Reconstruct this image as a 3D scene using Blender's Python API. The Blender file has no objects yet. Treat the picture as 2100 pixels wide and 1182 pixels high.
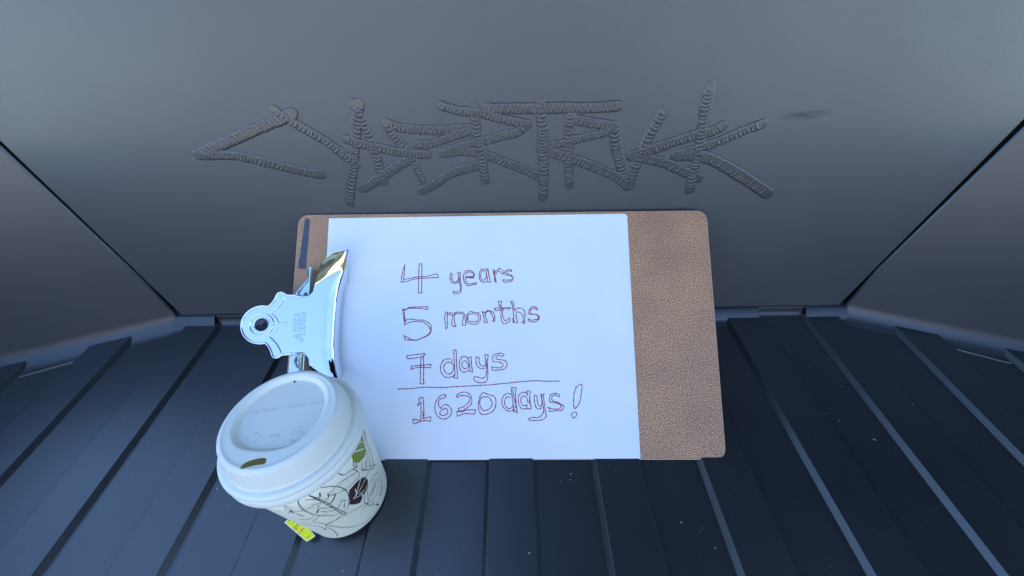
import bpy, bmesh, math, random
from mathutils import Vector, Matrix
S = bpy.context.scene
C = S.collection
# ------------------------------------------------------------------ camera
cam = bpy.data.cameras.new('camera'); camo = bpy.data.objects.new('camera', cam); C.objects.link(camo)
cam.sensor_width = 36; cam.lens = 707.27/2100*36; cam.clip_start = .01; cam.clip_end = 500
r_, u_, f_ = (0.9998584, -0.00674508, -0.01541717), (0.01558423, 0.71682527, 0.69707866), (-0.00634956, 0.69722022, -0.71682888)
camo.matrix_world = Matrix(((r_[0], u_[0], -f_[0], 0), (r_[1], u_[1], -f_[1], 0), (r_[2], u_[2], -f_[2], .31989), (0, 0, 0, 1)))
S.camera = camo
# ------------------------------------------------------------------ sky, sun, exposure
SUN_EL, SUN_AZ = math.radians(40), math.radians(-10)     # sun beyond the bulkhead: the bed is in its shade
w = bpy.data.worlds.new('World'); S.world = w; w.use_nodes = True
nt = w.node_tree; bg = nt.nodes['Background']; sky = nt.nodes.new('ShaderNodeTexSky'); sky.sky_type = 'NISHITA'
sky.sun_disc = False; sky.sun_elevation = SUN_EL; sky.sun_rotation = SUN_AZ
sky.altitude = 0; sky.air_density = 1.0; sky.dust_density = 0; sky.ozone_density = 3.8
nt.links.new(sky.outputs[0], bg.inputs[0]); bg.inputs[1].default_value = .15
sl = bpy.data.lights.new('sun', 'SUN'); sl.energy = 5; sl.angle = math.radians(.5); sl.color = (1, .94, .85)
so = bpy.data.objects.new('sun', sl); C.objects.link(so)
dirv = Vector((math.sin(SUN_AZ)*math.cos(SUN_EL), math.cos(SUN_AZ)*math.cos(SUN_EL), math.sin(SUN_EL)))
so.rotation_euler = dirv.to_track_quat('Z', 'Y').to_euler()
S.view_settings.view_transform = 'Standard'; S.view_settings.look = 'None'; S.view_settings.gamma = 1
S.view_settings.exposure = 2.5
# ---- traced outlines, in millimetres on their own surfaces
BO = [-205.909896, 103.097968, 2.951158]
BA = [0.999947, -0.010276, 0.0]
BB = [0.008205, 0.798373, 0.602107]
BN = [-0.006187, -0.602076, 0.798415]
HW = [[[103.55,173.19],[101.54,164.29],[100.45,155.83],[105.62,156.56],[113.18,158.8],[123.08,159.48],[135.65,159.99]],[[103.43,172.03],[103.23,164.28],[102.89,158.12],[107.82,159.23],[115.42,160.7],[123.81,161.01],[132.15,163.25],[134.6,162.77],[134.35,160.15]],[[102.89,158.12],[102.42,156.2]],[[116.75,173.3],[116.72,163.39],[116.98,145.61],[120.99,146.19]],[[119.29,173.28],[119.65,159.51],[119.85,146.2]],[[116.77,172.83],[118.0,172.67],[119.51,173.43]],[[145.72,163.9],[147.55,163.88]],[[145.88,163.9],[145.8,159.28],[146.77,155.44],[150.58,154.49],[153.23,155.23],[154.35,156.91]],[[147.56,163.73],[147.48,158.5],[149.04,155.8],[151.32,155.78],[152.83,156.92],[153.7,159.98],[152.58,164.46]],[[152.58,164.46],[155.17,164.59]],[[152.73,164.22],[153.94,159.21],[154.77,153.84],[155.58,149.25],[154.47,147.36],[150.7,146.25],[148.79,147.41]],[[155.17,164.43],[155.08,159.2],[156.07,153.07],[155.85,145.83],[150.35,144.35],[149.05,145.5],[148.78,147.79]],[[150.82,142.83],[151.13,142.68]],[[160.4,159.54],[165.34,160.03],[167.86,159.09],[160.4,160.08]],[[160.24,160.69],[160.74,163.77],[163.39,164.9],[166.83,163.71],[167.38,161.01],[165.72,160.49],[160.39,160.46]],[[167.63,159.09],[168.13,163.32],[165.67,165.65],[161.86,166.22],[159.21,164.55],[157.96,159.94],[158.92,155.72],[161.23,152.64],[163.89,152.01],[168.05,153.35],[169.72,153.1],[170.16,155.24]],[[160.24,160.31],[160.05,156.86],[162.35,154.16],[165.39,153.75],[170.16,155.24]],[[180.14,167.45],[177.09,167.48],[174.05,166.73],[172.7,162.89],[172.95,158.28],[174.86,155.58],[177.89,155.17],[180.17,155.92]],[[179.01,163.99],[177.1,166.32],[174.82,165.18],[173.92,161.34],[174.47,158.27],[176.37,156.72],[178.26,158.23],[179.24,161.29],[179.01,163.99]],[[179.01,163.99],[180.9,167.83],[181.29,162.81],[183.05,155.13],[180.55,155.53],[179.77,160.52],[179.01,163.99]],[[185.09,166.63],[186.61,166.62],[186.84,162.0],[188.5,154.7]],[[185.09,166.63],[186.38,161.23],[186.99,155.86],[188.5,154.93]],[[186.61,163.54],[188.51,165.83],[191.18,167.73],[193.45,166.56],[194.97,163.85],[194.2,162.32],[192.31,164.25],[190.41,165.81],[188.51,163.52],[187.75,161.99]],[[202.57,164.93],[202.2,166.48],[199.92,166.88],[196.87,165.37],[195.72,163.07],[197.61,161.75],[201.78,160.71],[204.04,158.78],[202.89,156.49],[199.86,155.37],[195.69,155.17],[193.96,157.33]],[[202.57,164.93],[199.15,165.58],[197.63,164.21],[198.38,163.05],[201.79,161.86],[203.67,159.93]],[[193.96,157.33],[198.35,156.91],[201.76,157.26],[204.04,158.39]],[[102.65,131.12],[105.31,130.72],[109.4,132.57],[116.19,132.9],[125.63,133.21]],[[125.84,133.58],[125.69,130.57],[123.79,130.96],[116.23,131.77],[107.92,131.61],[105.7,130.34],[102.84,129.99]],[[102.65,131.12],[104.02,123.98],[105.39,116.51]],[[104.35,129.98],[105.0,123.97],[105.68,119.11]],[[105.39,116.51],[104.28,116.15]],[[105.29,119.49],[107.48,121.71],[111.24,121.84],[116.53,121.05],[121.79,120.87],[125.58,119.35],[128.66,116.35],[129.36,111.9],[128.09,108.58],[124.42,106.02],[116.28,103.13],[111.06,103.01],[105.82,103.34],[105.11,106.88],[104.77,107.99]],[[105.37,117.26],[109.82,119.09],[114.31,119.8],[121.08,119.38],[124.89,117.12],[127.97,113.76],[128.79,110.79],[126.61,107.85],[122.19,105.3],[116.28,102.98],[111.03,103.9],[104.57,107.25]],[[142.09,128.3],[144.16,127.75]],[[142.09,128.3],[141.39,123.3],[141.84,118.57],[142.7,114.39],[142.47,112.56],[144.18,114.38],[144.16,115.42]],[[143.95,127.75],[143.62,122.23],[144.12,118.04],[144.06,114.9]],[[143.02,126.44],[144.6,127.22],[148.3,127.2],[149.64,126.13],[151.47,127.7],[154.64,127.94],[158.08,127.39],[159.69,124.75],[160.1,121.07],[160.67,117.4],[160.31,115.84],[157.41,116.38],[157.64,119.51],[158.4,122.65],[158.63,125.8]],[[143.03,125.92],[148.33,125.35],[148.63,122.72],[147.99,119.58],[148.48,115.39],[151.9,115.11]],[[149.64,126.13],[149.94,123.24],[150.54,118.51],[151.9,115.11]],[[149.93,124.55],[151.48,126.38],[154.65,126.62],[157.83,126.07]],[[150.07,114.34],[151.11,115.37],[151.36,116.42]],[[164.94,128.81],[163.1,127.09],[161.54,125.26],[161.46,122.11],[161.86,118.96],[164.24,117.64],[167.93,116.83],[171.08,117.59],[173.44,119.93],[173.94,123.59],[173.14,126.23],[171.02,127.4],[167.85,127.58],[164.94,128.81]],[[167.6,126.16],[170.5,125.82],[172.1,124.13],[172.22,120.98],[170.54,119.42],[167.39,119.03],[164.23,119.47],[162.53,120.53],[162.5,124.2],[163.64,125.77],[166.27,126.7],[167.6,126.16]],[[174.98,128.58],[176.84,124.62],[177.11,121.47],[177.65,118.33],[180.28,118.31],[179.48,120.93],[178.42,123.56],[178.15,126.72],[174.98,128.58]],[[175.77,128.05],[177.88,127.25],[180.52,129.23],[183.68,128.52],[185.79,126.92],[186.85,124.55],[186.85,118.79]],[[178.41,126.71],[180.52,128.54],[182.63,128.0],[184.21,125.62],[185.8,121.94],[185.8,120.1],[183.69,119.6]],[[185.8,120.1],[186.85,118.53]],[[189.5,137.3],[193.47,137.7]],[[190.03,137.19],[190.81,134.01],[192.13,131.62],[192.65,127.14],[192.37,123.46],[193.68,118.74],[195.51,116.9],[197.87,117.67],[200.51,119.74],[200.52,122.62]],[[193.2,137.59],[192.4,134.53],[192.92,132.41],[194.24,130.29],[193.96,126.08],[194.74,121.87],[196.3,119.51],[198.41,120.8],[200.52,122.62]],[[185.79,130.88],[189.49,131.48],[195.82,131.44],[201.63,131.92]],[[187.11,130.87],[187.11,128.86],[192.13,129.77],[196.88,131.32],[199.51,130.25],[201.63,131.92]],[[201.13,137.21],[203.78,137.72]],[[201.4,137.21],[202.7,133.92],[203.71,128.11],[204.21,123.38],[203.65,118.67]],[[203.52,137.62],[204.02,133.91],[205.19,128.36],[206.89,130.72],[209.53,131.23],[212.16,130.68],[213.98,128.04],[214.2,124.36],[213.85,116.52],[212.3,118.35],[210.46,118.11]],[[203.65,118.67],[203.15,122.86]],[[203.65,118.41],[207.31,117.61],[207.07,120.74],[206.31,123.36],[206.34,127.83],[209.5,127.28],[212.1,124.9],[212.6,121.75],[212.56,118.61]],[[202.86,118.16],[205.23,119.71]],[[225.03,128.48],[225.74,130.58],[224.29,131.91],[222.19,132.45],[219.55,131.42],[217.49,127.48],[218.16,125.9],[220.52,125.36],[223.67,125.6],[225.76,124.8],[227.3,122.69],[226.22,120.61],[223.57,118.8],[220.42,118.56],[217.03,119.63],[217.32,121.72]],[[225.32,130.06],[222.7,130.87],[220.58,130.36],[218.97,128.0],[220.0,125.89],[222.09,125.35]],[[217.32,121.72],[219.92,120.13],[223.07,120.63],[225.7,121.13],[226.51,122.7],[224.71,125.07]],[[108.13,89.34],[115.17,90.03],[124.79,91.07],[123.01,88.17],[123.43,80.2],[123.62,64.42],[124.68,65.84]],[[108.13,89.34],[108.22,86.43],[115.25,87.12],[122.63,88.53],[121.01,87.81],[120.68,78.05],[120.67,64.79],[123.62,64.28]],[[111.76,79.9],[119.14,80.58],[130.2,81.46],[129.53,78.73],[121.4,78.91],[115.5,78.44],[111.99,77.23],[112.66,79.53]],[[149.37,83.68],[147.11,86.22],[144.15,86.24],[140.49,84.45],[138.37,79.4],[139.2,74.36],[142.21,70.77],[145.9,70.03],[150.29,71.44],[151.35,73.95]],[[149.02,82.6],[145.68,83.34],[142.75,82.27],[141.33,78.67],[142.51,75.07],[145.85,72.9],[148.77,74.32],[150.19,77.9],[149.78,80.79],[147.91,82.82]],[[149.81,93.99],[152.18,93.97],[152.96,80.05],[153.99,69.14],[150.31,69.65],[151.37,72.87],[150.88,81.5],[149.81,93.99]],[[163.0,86.14],[160.39,88.33],[157.44,87.62],[155.28,82.92],[155.72,77.88],[157.59,75.35],[160.17,74.41],[163.46,76.04],[164.55,77.83]],[[161.91,83.97],[159.33,84.35],[157.65,82.19],[157.91,79.3],[160.14,77.49],[162.34,78.2],[163.43,80.0],[162.67,82.16],[161.54,83.98]],[[162.99,87.22],[165.94,87.93],[165.98,82.15],[167.15,74.23],[163.83,76.04],[164.54,78.55],[163.98,83.6],[162.99,86.86]],[[169.63,87.55],[172.95,87.53]],[[170.0,87.55],[170.41,82.12],[171.9,79.23],[175.21,77.42],[178.15,78.12]],[[172.95,87.53],[172.98,82.83],[175.2,79.94],[177.78,79.92],[178.87,82.08],[178.11,89.68]],[[177.74,89.68],[181.07,89.45],[180.34,82.79],[180.74,72.73],[179.29,66.31],[174.54,65.27],[170.14,66.35],[168.3,68.5],[168.5,70.64],[171.58,70.27],[175.25,69.18],[177.81,69.89],[179.27,72.74],[179.62,79.91],[178.86,85.69]],[[193.61,88.51],[195.45,89.22],[193.98,90.68],[189.92,90.85],[186.23,89.27],[184.76,85.66],[186.23,83.49],[191.38,83.1],[194.32,81.28],[193.58,79.13],[189.9,78.07],[184.03,79.17],[184.77,75.94],[190.64,76.27],[195.41,77.32],[197.84,80.54],[196.53,84.15],[192.12,85.26],[188.07,86.0],[188.08,88.18],[190.66,89.1],[193.6,87.78]],[[100.61,60.25],[112.35,60.56],[124.79,61.71],[137.99,61.37],[152.62,62.02],[169.43,62.8],[180.39,63.39]],[[119.91,52.38],[123.55,52.93],[124.31,46.03],[124.67,37.64],[123.29,34.86],[130.87,36.57],[130.59,32.75],[124.06,33.12],[116.16,30.37],[114.59,34.54],[121.88,33.47],[122.03,41.14],[121.83,48.85],[119.72,46.05],[118.62,46.05],[120.35,49.56],[119.91,52.38]],[[123.48,41.48],[124.12,36.59]],[[143.96,54.76],[141.04,55.13],[137.43,53.02],[134.61,48.1],[134.37,42.49],[136.28,37.6],[139.97,34.81],[144.31,34.79],[147.89,37.57],[149.14,41.05],[147.04,45.25],[143.37,46.81],[140.14,44.58],[139.44,43.18],[137.57,45.99],[137.35,49.5],[139.64,51.95],[142.91,52.65],[143.96,54.76]],[[142.72,42.82],[140.55,42.47],[138.77,40.38],[138.81,38.29],[142.09,37.44],[144.96,38.97],[145.65,41.06],[144.16,43.72],[142.35,43.17]],[[152.73,54.37],[157.07,56.83],[161.45,57.17],[165.12,55.03],[166.61,50.8],[165.92,46.59],[162.31,43.8],[158.71,41.37],[155.08,41.38],[154.69,43.48],[158.67,44.51],[163.0,47.3],[164.79,50.8],[163.67,53.63],[159.29,54.35],[155.65,54.01],[153.85,52.39],[152.73,54.37]],[[153.64,41.03],[157.99,40.67],[162.33,42.05],[170.45,42.23],[168.88,38.54],[160.19,38.92],[154.06,36.71],[153.64,41.03]],[[176.76,56.96],[173.87,53.59],[172.45,47.27],[172.84,42.37],[175.03,38.53],[179.73,38.51],[184.79,40.58],[187.32,44.41],[187.9,50.02],[186.23,53.54],[181.87,54.97],[176.76,56.96]],[[177.51,53.22],[181.51,52.85],[183.69,50.03],[184.64,47.22],[182.61,43.38],[178.27,41.51],[175.74,42.36],[173.91,45.86],[173.88,50.07],[175.33,52.52],[177.51,53.22]],[[180.57,63.23],[195.91,64.65],[213.29,66.32],[224.02,66.77],[232.68,66.33],[244.66,66.53]],[[201.47,55.21],[198.42,56.07],[195.36,54.5],[193.31,51.06],[193.3,46.63],[195.32,43.2],[197.84,41.24],[200.88,40.98],[203.16,42.2]],[[200.94,52.26],[199.42,53.1],[196.88,52.27],[195.6,49.57],[195.84,46.14],[197.85,43.68],[200.13,43.18],[201.91,44.16],[202.94,46.6]],[[201.1,60.91],[205.84,61.13],[205.29,55.94],[205.48,48.06],[206.83,39.5],[203.4,40.49],[202.9,41.71],[206.19,41.7]],[[201.5,60.66],[201.98,54.97],[202.95,48.07],[203.4,40.73]],[[202.77,59.91],[203.5,54.47],[204.98,48.06],[205.95,43.16]],[[202.92,44.15],[204.44,43.66],[204.95,44.88]],[[215.2,55.41],[213.19,57.0],[211.15,56.66],[208.59,54.94],[207.44,51.0],[208.01,47.07],[209.5,44.13],[211.51,42.66],[215.06,43.13]],[[215.12,48.03],[215.67,51.46],[213.65,53.19],[211.38,53.94],[209.83,51.49],[210.05,48.05],[211.55,45.84],[214.08,45.58],[216.11,46.55]],[[214.98,58.12],[218.29,58.11],[217.71,52.44],[218.85,42.73],[214.81,43.13],[215.09,45.58]],[[214.98,58.12],[215.72,55.9],[215.19,54.42],[215.95,53.92]],[[217.43,50.47],[216.62,47.04]],[[221.54,54.4],[221.73,49.97],[222.67,45.06],[224.66,42.86],[226.68,42.85],[228.22,44.07]],[[221.55,54.64],[224.07,53.89],[224.26,49.47],[225.22,46.03],[226.71,44.8],[228.0,46.02],[228.32,49.94],[227.39,54.87],[230.95,55.44]],[[228.15,54.86],[228.79,47.98],[229.7,42.11],[229.14,39.19],[225.04,35.31],[221.02,35.71],[216.47,34.76],[217.21,33.3],[221.99,33.0],[228.04,33.61],[231.71,36.26],[231.19,41.13],[230.53,46.01],[229.68,55.1]],[[243.83,52.83],[244.13,54.8],[241.61,55.8],[238.06,55.81],[236.0,54.34],[234.82,50.9],[235.88,48.44],[239.41,47.94],[242.43,47.2],[244.93,45.96],[244.36,43.52],[241.31,42.56],[237.79,42.81],[232.76,44.05]],[[243.83,52.83],[241.57,53.83],[240.07,54.57],[238.02,53.84],[236.87,51.88],[237.93,49.42],[241.45,48.67],[244.44,46.94],[247.43,44.98],[246.87,43.03],[245.07,41.57],[238.76,41.1],[234.71,40.53],[234.16,43.31]],[[259.54,62.15],[263.15,63.72],[263.84,61.63],[262.89,55.71],[261.68,49.33],[259.54,45.42],[256.95,42.75],[256.02,45.44],[256.2,51.8],[256.85,56.72],[258.48,60.67],[259.54,62.15]],[[253.54,38.14],[256.36,39.98],[258.1,39.34],[258.29,37.15],[255.2,34.64],[253.54,38.14]]]
GR = [[[[-269.8,181.71],[-241.21,181.21],[-224.24,177.26],[-199.44,169.97],[-182.01,165.21],[-171.55,163.74]],8.4],[[[-270.08,182.32],[-251.13,188.53],[-224.63,197.3],[-201.93,204.7],[-184.32,209.82],[-176.96,212.89]],8.9],[[[-121.14,218.71],[-126.9,206.69],[-129.73,196.79],[-136.26,180.58],[-140.1,169.56],[-145.81,156.75],[-153.23,136.23]],8.1],[[[-189.68,215.21],[-184.32,209.82],[-169.2,199.72],[-154.65,189.2],[-145.34,179.53],[-137.65,171.4]],7.9],[[[-125.74,218.79],[-122.47,207.69],[-119.8,195.49],[-117.59,180.26],[-117.5,165.35],[-117.27,155.58]],7.6],[[[-139.47,192.64],[-127.74,188.73],[-112.69,184.95],[-94.93,181.06],[-73.48,178.88]],7.8],[[[-137.21,149.89],[-126.59,155.08],[-111.39,163.96],[-99.76,170.11],[-88.41,176.1]],8.8],[[[-102.52,204.64],[-93.15,201.19],[-79.15,199.28],[-55.28,198.32],[-35.94,199.65]],7.5],[[[-103.24,204.11],[-98.33,193.98],[-89.96,180.98],[-84.52,169.84],[-80.34,156.9],[-79.05,152.89]],8.1],[[[-80.71,187.33],[-68.96,187.71],[-49.89,193.15],[-34.94,197.41]],7.1],[[[-83.38,146.88],[-67.51,155.35],[-53.5,162.94],[-32.44,168.29]],8.5],[[[-29.92,214.58],[-29.7,202.85],[-29.37,191.65],[-26.62,178.67],[-25.25,161.15],[-24.59,155.25]],7.9],[[[-19.97,213.89],[2.07,213.52],[21.8,213.18],[44.98,213.31],[65.88,212.95],[85.41,213.87]],8.3],[[[-56.33,216.58],[-41.75,212.48],[-27.15,211.39],[-15.65,208.01],[1.92,203.94],[12.48,202.12]],7.2],[[[13.22,201.56],[4.25,195.61],[-10.34,192.47],[-23.9,189.25],[-41.41,185.48],[-59.36,180.44]],7.4],[[[-59.49,179.48],[-44.31,181.38],[-24.64,178.03],[-7.33,171.6],[10.42,164.37],[24.74,157.66]],8.0],[[[23.94,182.57],[44.64,186.91],[56.62,189.59],[74.37,193.28],[83.43,197.05]],7.1],[[[23.34,219.33],[24.25,209.46],[25.91,196.36],[26.33,184.89],[27.41,172.85],[28.15,153.65],[28.29,139.33]],8.7],[[[50.98,204.73],[62.46,202.36],[74.56,200.51],[85.6,198.45]],8.0],[[[32.76,179.44],[45.53,174.98],[58.46,171.07],[78.49,163.17],[93.7,156.44],[104.27,148.28]],8.4],[[[48.29,208.52],[47.62,198.22],[48.32,186.84],[48.87,172.47],[50.54,159.81],[52.07,149.21]],7.8],[[[84.96,198.68],[87.03,189.64],[91.63,176.6],[97.56,164.11],[104.85,152.29],[106.78,147.56]],9.2],[[[123.15,209.68],[119.76,200.29],[115.79,191.43],[111.67,176.25],[108.86,165.18],[107.48,152.24]],8.2],[[[103.25,174.58],[114.95,172.54],[134.97,167.86],[152.2,160.59],[167.76,153.81]],8.4],[[[174.22,197.15],[164.88,192.84],[153.46,190.78],[136.74,185.31],[119.63,179.72],[103.76,175.18]],8.6],[[[206.99,198.57],[194.49,194.02],[178.98,186.9],[163.68,181.33],[143.06,175.46]],7.9],[[[155.24,226.08],[155.72,217.6],[156.72,207.2],[158.38,196.31],[160.11,184.91],[161.29,172.96],[161.24,160.43],[163.11,143.83]],8.7],[[[143.39,174.24],[158.4,174.22],[171.77,171.55],[189.6,163.75],[210.3,153.06],[225.39,144.76],[236.69,138.38]],9.7]]
KL = [[[-1.0646,99.49],[-1.1058,96.24],[-1.1969,91.25],[-1.2477,85.04],[-1.2851,74.94],[-1.2724,69.94],[-1.2592,64.73],[-1.2273,61.04],[-1.1951,57.16],[-1.1289,53.59],[-1.063,49.53],[-0.9991,47.92],[-0.9357,45.95],[-0.8249,46.41],[-0.735,52.67],[-0.6637,61.73],[-0.6523,70.16],[-0.6852,77.85],[-0.724,82.08],[-0.7609,86.06],[-0.8167,89.47],[-0.8706,92.56],[-0.9187,95.01],[-0.9661,97.25],[-1.0287,99.92]],[[-1.044,93.08],[-1.0219,87.86],[-0.9986,82.38],[-0.9813,77.21],[-0.9632,71.8],[-0.9514,61.36],[-0.9202,49.87],[-0.8956,41.05]],[[-1.0389,91.28],[-1.0254,85.18],[-1.011,78.79],[-0.9956,72.08],[-0.9836,65.81],[-0.9709,59.26],[-0.9585,51.2],[-0.9449,42.68],[-0.9024,40.3]],[[-0.9168,88.46],[-0.9601,84.72],[-1.0067,84.08]],[[-0.9176,87.52],[-0.9564,83.38],[-0.9963,81.77]],[[-0.8565,81.4],[-0.8954,76.24],[-0.9648,75.34]],[[-0.7811,74.77],[-0.851,70.21],[-0.9461,66.91]],[[-0.7989,74.27],[-0.8747,70.05],[-0.9471,68.17]],[[-0.7816,62.83],[-0.8502,58.62],[-0.9275,55.61]],[[-1.1227,88.96],[-1.0764,85.88],[-1.0296,82.54]],[[-1.1388,78.82],[-1.045,75.83],[-0.9769,74.05]],[[-1.1372,71.58],[-1.087,68.58],[-1.0366,65.29],[-0.9856,61.7]],[[-1.1385,63.66],[-1.0845,60.96],[-1.0305,57.94],[-0.976,54.61]],[[-0.7876,56.45],[-0.86,49.64]],[[-0.7873,59.93],[-0.7416,56.8]],[[-0.8891,77.87],[-0.8164,79.99],[-0.7455,81.76],[-0.6799,81.66],[-0.6133,81.26],[-0.5439,79.5],[-0.471,77.33],[-0.3501,73.38]],[[-0.8891,77.87],[-0.8278,75.77],[-0.7653,73.35],[-0.7014,71.65],[-0.6357,69.61],[-0.5122,67.92],[-0.4035,68.23]],[[-0.563,99.52],[-0.5802,93.52],[-0.5583,87.17],[-0.5026,83.84],[-0.3841,80.9],[-0.3349,71.98]],[[-0.4337,100.1],[-0.3281,96.34],[-0.2828,91.65]],[[-0.3177,85.88],[-0.3398,81.17],[-0.3165,76.5]],[[-0.285,82.66],[-0.2958,78.93],[-0.3165,76.5]],[[-0.2769,68.48],[-0.2001,62.44],[-0.1112,55.46],[0.032,46.9]],[[-0.2588,70.05],[-0.1893,63.28]],[[-0.093,58.4],[0.0853,47.09]],[[-0.1685,72.78],[-0.2518,70.65]],[[-0.3114,69.83],[-0.4037,65.4],[-0.4717,62.06],[-0.54,58.36],[-0.5377,51.68],[-0.4259,51.48],[-0.3352,54.01],[-0.2406,55.89],[-0.1449,56.6]],[[-0.0963,69.96],[-0.1301,66.02],[-0.164,61.93]],[[0.0368,67.31],[-0.0056,64.08],[-0.0469,60.65],[-0.0874,57.02]],[[0.1839,97.79],[0.2112,86.33],[0.1784,80.69],[0.1461,74.77],[0.1118,71.13],[0.0783,67.3]],[[0.1631,97.88],[0.1323,93.91],[0.1023,89.78],[0.0663,85.21],[0.0309,80.43],[0.0083,74.42]],[[0.1766,97.62],[0.1716,90.81],[0.1664,83.73],[0.1183,79.85],[0.0726,75.67]],[[0.0594,75.13],[0.0091,71.96],[-0.0392,68.52],[-0.1081,66.72],[-0.1731,64.52]],[[0.1702,68.35],[0.1318,63.73],[0.0945,58.86],[0.0579,53.74],[0.0465,47.53]],[[0.0685,36.4],[-0.1269,43.59],[-0.2826,43.93],[-0.3735,43.19],[-0.4604,41.84],[-0.5409,33.51],[-0.5261,27.07],[-0.3828,22.42],[-0.2361,22.05],[-0.1536,24.27],[-0.0652,25.84],[0.0007,29.33],[0.0711,32.32]],[[-0.015,32.71],[-0.1275,33.05],[-0.2277,32.35],[-0.3286,31.07],[-0.4245,29.01],[-0.5462,26.59],[-0.6684,25.94]],[[-0.14,40.81],[-0.2004,38.23],[-0.259,35.34],[-0.3309,33.53],[-0.4008,31.33]],[[-0.1311,31.82],[-0.24,31.36],[-0.3406,29.97]],[[-0.3663,41.4],[-0.4191,35.47],[-0.4738,29.16],[-0.5261,27.07]],[[-0.0845,36.81],[-0.1806,32.19],[-0.2972,30.24]],[[-1.3001,37.84],[-1.1796,39.66],[-1.0716,40.28],[-0.993,39.78],[-0.9163,38.79],[-0.8402,37.32],[-0.7593,35.83],[-0.6769,33.81],[-0.5917,31.21]],[[-1.2978,36.14],[-1.2522,31.88],[-1.2066,27.28],[-1.1606,22.33],[-1.1018,19.05],[-1.0431,15.36],[-0.9838,11.28],[-0.8809,8.52],[-0.7769,4.81],[-0.6635,4.09],[-0.5471,2.33],[-0.4442,4.27],[-0.3378,5.35]],[[-1.2781,39.91],[-1.192,40.44],[-1.1121,40.33],[-1.0256,41.5],[-0.9434,42.09],[-0.8635,42.16]],[[-1.4322,27.86],[-1.3069,38.15],[-1.3359,45.62],[-1.409,51.19]],[[-1.3455,31.72],[-1.3322,20.91],[-1.397,8.67],[-1.4148,5.36]],[[-1.397,76.71],[-1.2961,75.44],[-1.2089,75.93],[-1.1283,75.8]],[[-1.4298,72.53],[-1.3967,65.0]],[[-1.5226,60.65],[-1.4517,57.25],[-1.3403,58.9],[-1.2546,61.84]],[[-1.604,50.68],[-1.5504,44.5],[-1.485,41.41],[-1.4253,37.69],[-1.4322,27.86]],[[-1.3963,52.29],[-1.2947,55.53],[-1.2065,57.83],[-1.0807,57.56]],[[-0.5219,29.14],[-0.5039,21.01],[-0.4209,15.08],[-0.4169,20.96]],[[-0.1929,14.42],[-0.1369,9.8],[-0.0813,10.65],[-0.1025,15.09],[-0.1584,16.91],[-0.1929,14.42]],[[-0.1019,17.28],[-0.0383,13.05]],[[-0.0716,17.82],[0.0097,14.5]],[[-0.0418,19.49],[-0.0193,13.12]],[[-0.0172,19.45],[0.043,15.92]],[[0.0264,18.83],[0.0736,17.97],[0.0644,21.24],[0.027,21.51]]]
KT = [[[-1.0839,73.73],[-1.0811,72.11]],[[-1.1262,68.4],[-1.2078,63.79]],[[-1.4418,79.87],[-1.4397,74.82]],[[-0.3378,5.35],[-0.3858,12.79]]]
KW = [[[-0.2352,56.34],[-0.3123,55.31],[-0.3862,53.85],[-0.4539,53.15],[-0.52,52.13],[-0.5891,51.75],[-0.6574,51.02]],[[-0.3376,63.0],[-0.4395,58.97],[-0.504,55.92],[-0.5689,52.55]],[[-0.5296,59.45],[-0.5582,53.69],[-0.6454,51.01]],[[-0.4648,44.5],[-0.551,47.43],[-0.654,51.39]],[[-0.29,46.68],[-0.4161,46.27],[-0.5345,49.17]]]
GW = [[[-0.1598,97.87],[-0.0767,92.63],[0.0292,87.3]],[[-0.2158,92.1],[-0.1248,86.49],[-0.0229,80.83]],[[0.012,99.24],[0.0798,93.53]],[[0.0079,94.68],[-0.0251,95.78],[-0.03,92.59]]]
GRN = [[0.0368,99.04],[-0.071,98.64],[-0.2138,100.13],[-0.2427,95.14],[-0.2873,91.25],[-0.3177,85.88],[-0.2362,77.86],[-0.0846,73.94],[-0.0038,73.8],[0.0303,82.0],[0.0894,89.3],[0.0848,95.25]]
BRN = [[-0.2644,57.14],[-0.3478,62.05],[-0.4857,65.39],[-0.6101,65.11],[-0.6684,59.99],[-0.7115,52.77],[-0.7582,48.87],[-0.6958,42.83],[-0.6109,38.11],[-0.536,40.18],[-0.4966,44.3],[-0.4604,41.84],[-0.3124,44.69],[-0.2621,50.1]]
LID = [[[-14.25,-13.39],[-14.84,-9.89],[-11.28,-9.25],[-10.81,-11.12]],[[-13.69,-13.11],[-12.71,-12.83]],[[-13.65,-13.69],[-12.55,-14.84],[-12.44,-16.26],[-13.23,-16.58]],[[-11.43,-13.57],[-11.09,-15.14],[-10.08,-16.43]],[[-11.26,-13.86],[-10.05,-13.73]],[[-8.92,-13.46],[-8.2,-15.75]],[[-8.56,-12.31],[-7.37,-15.19]],[[-10.1,-8.76],[-8.85,-9.97]],[[-8.45,-9.38],[-7.35,-10.57],[-7.13,-12.04]],[[-1.83,-10.35],[-0.9,-12.12]],[[-0.39,-10.08],[0.61,-11.99]],[[0.64,-10.09],[1.69,-11.86]],[[1.87,-9.96],[2.77,-11.44],[2.29,-12.45]],[[3.11,-9.83],[3.42,-11.3]],[[10.1,-10.21],[11.01,-7.55]],[[11.32,-6.64],[12.16,-5.28],[13.98,-6.68]],[[14.84,-7.6],[16.37,-10.0]],[[10.39,-10.81],[11.03,-11.55],[14.67,-11.01]],[[12.47,-8.46],[13.46,-9.96]],[[13.21,-8.18],[14.19,-9.68]],[[11.52,-12.57],[12.57,-14.17],[13.35,-14.32]],[[13.24,-12.88],[14.3,-13.9]],[[14.4,-12.61],[15.09,-13.77]]]
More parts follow.
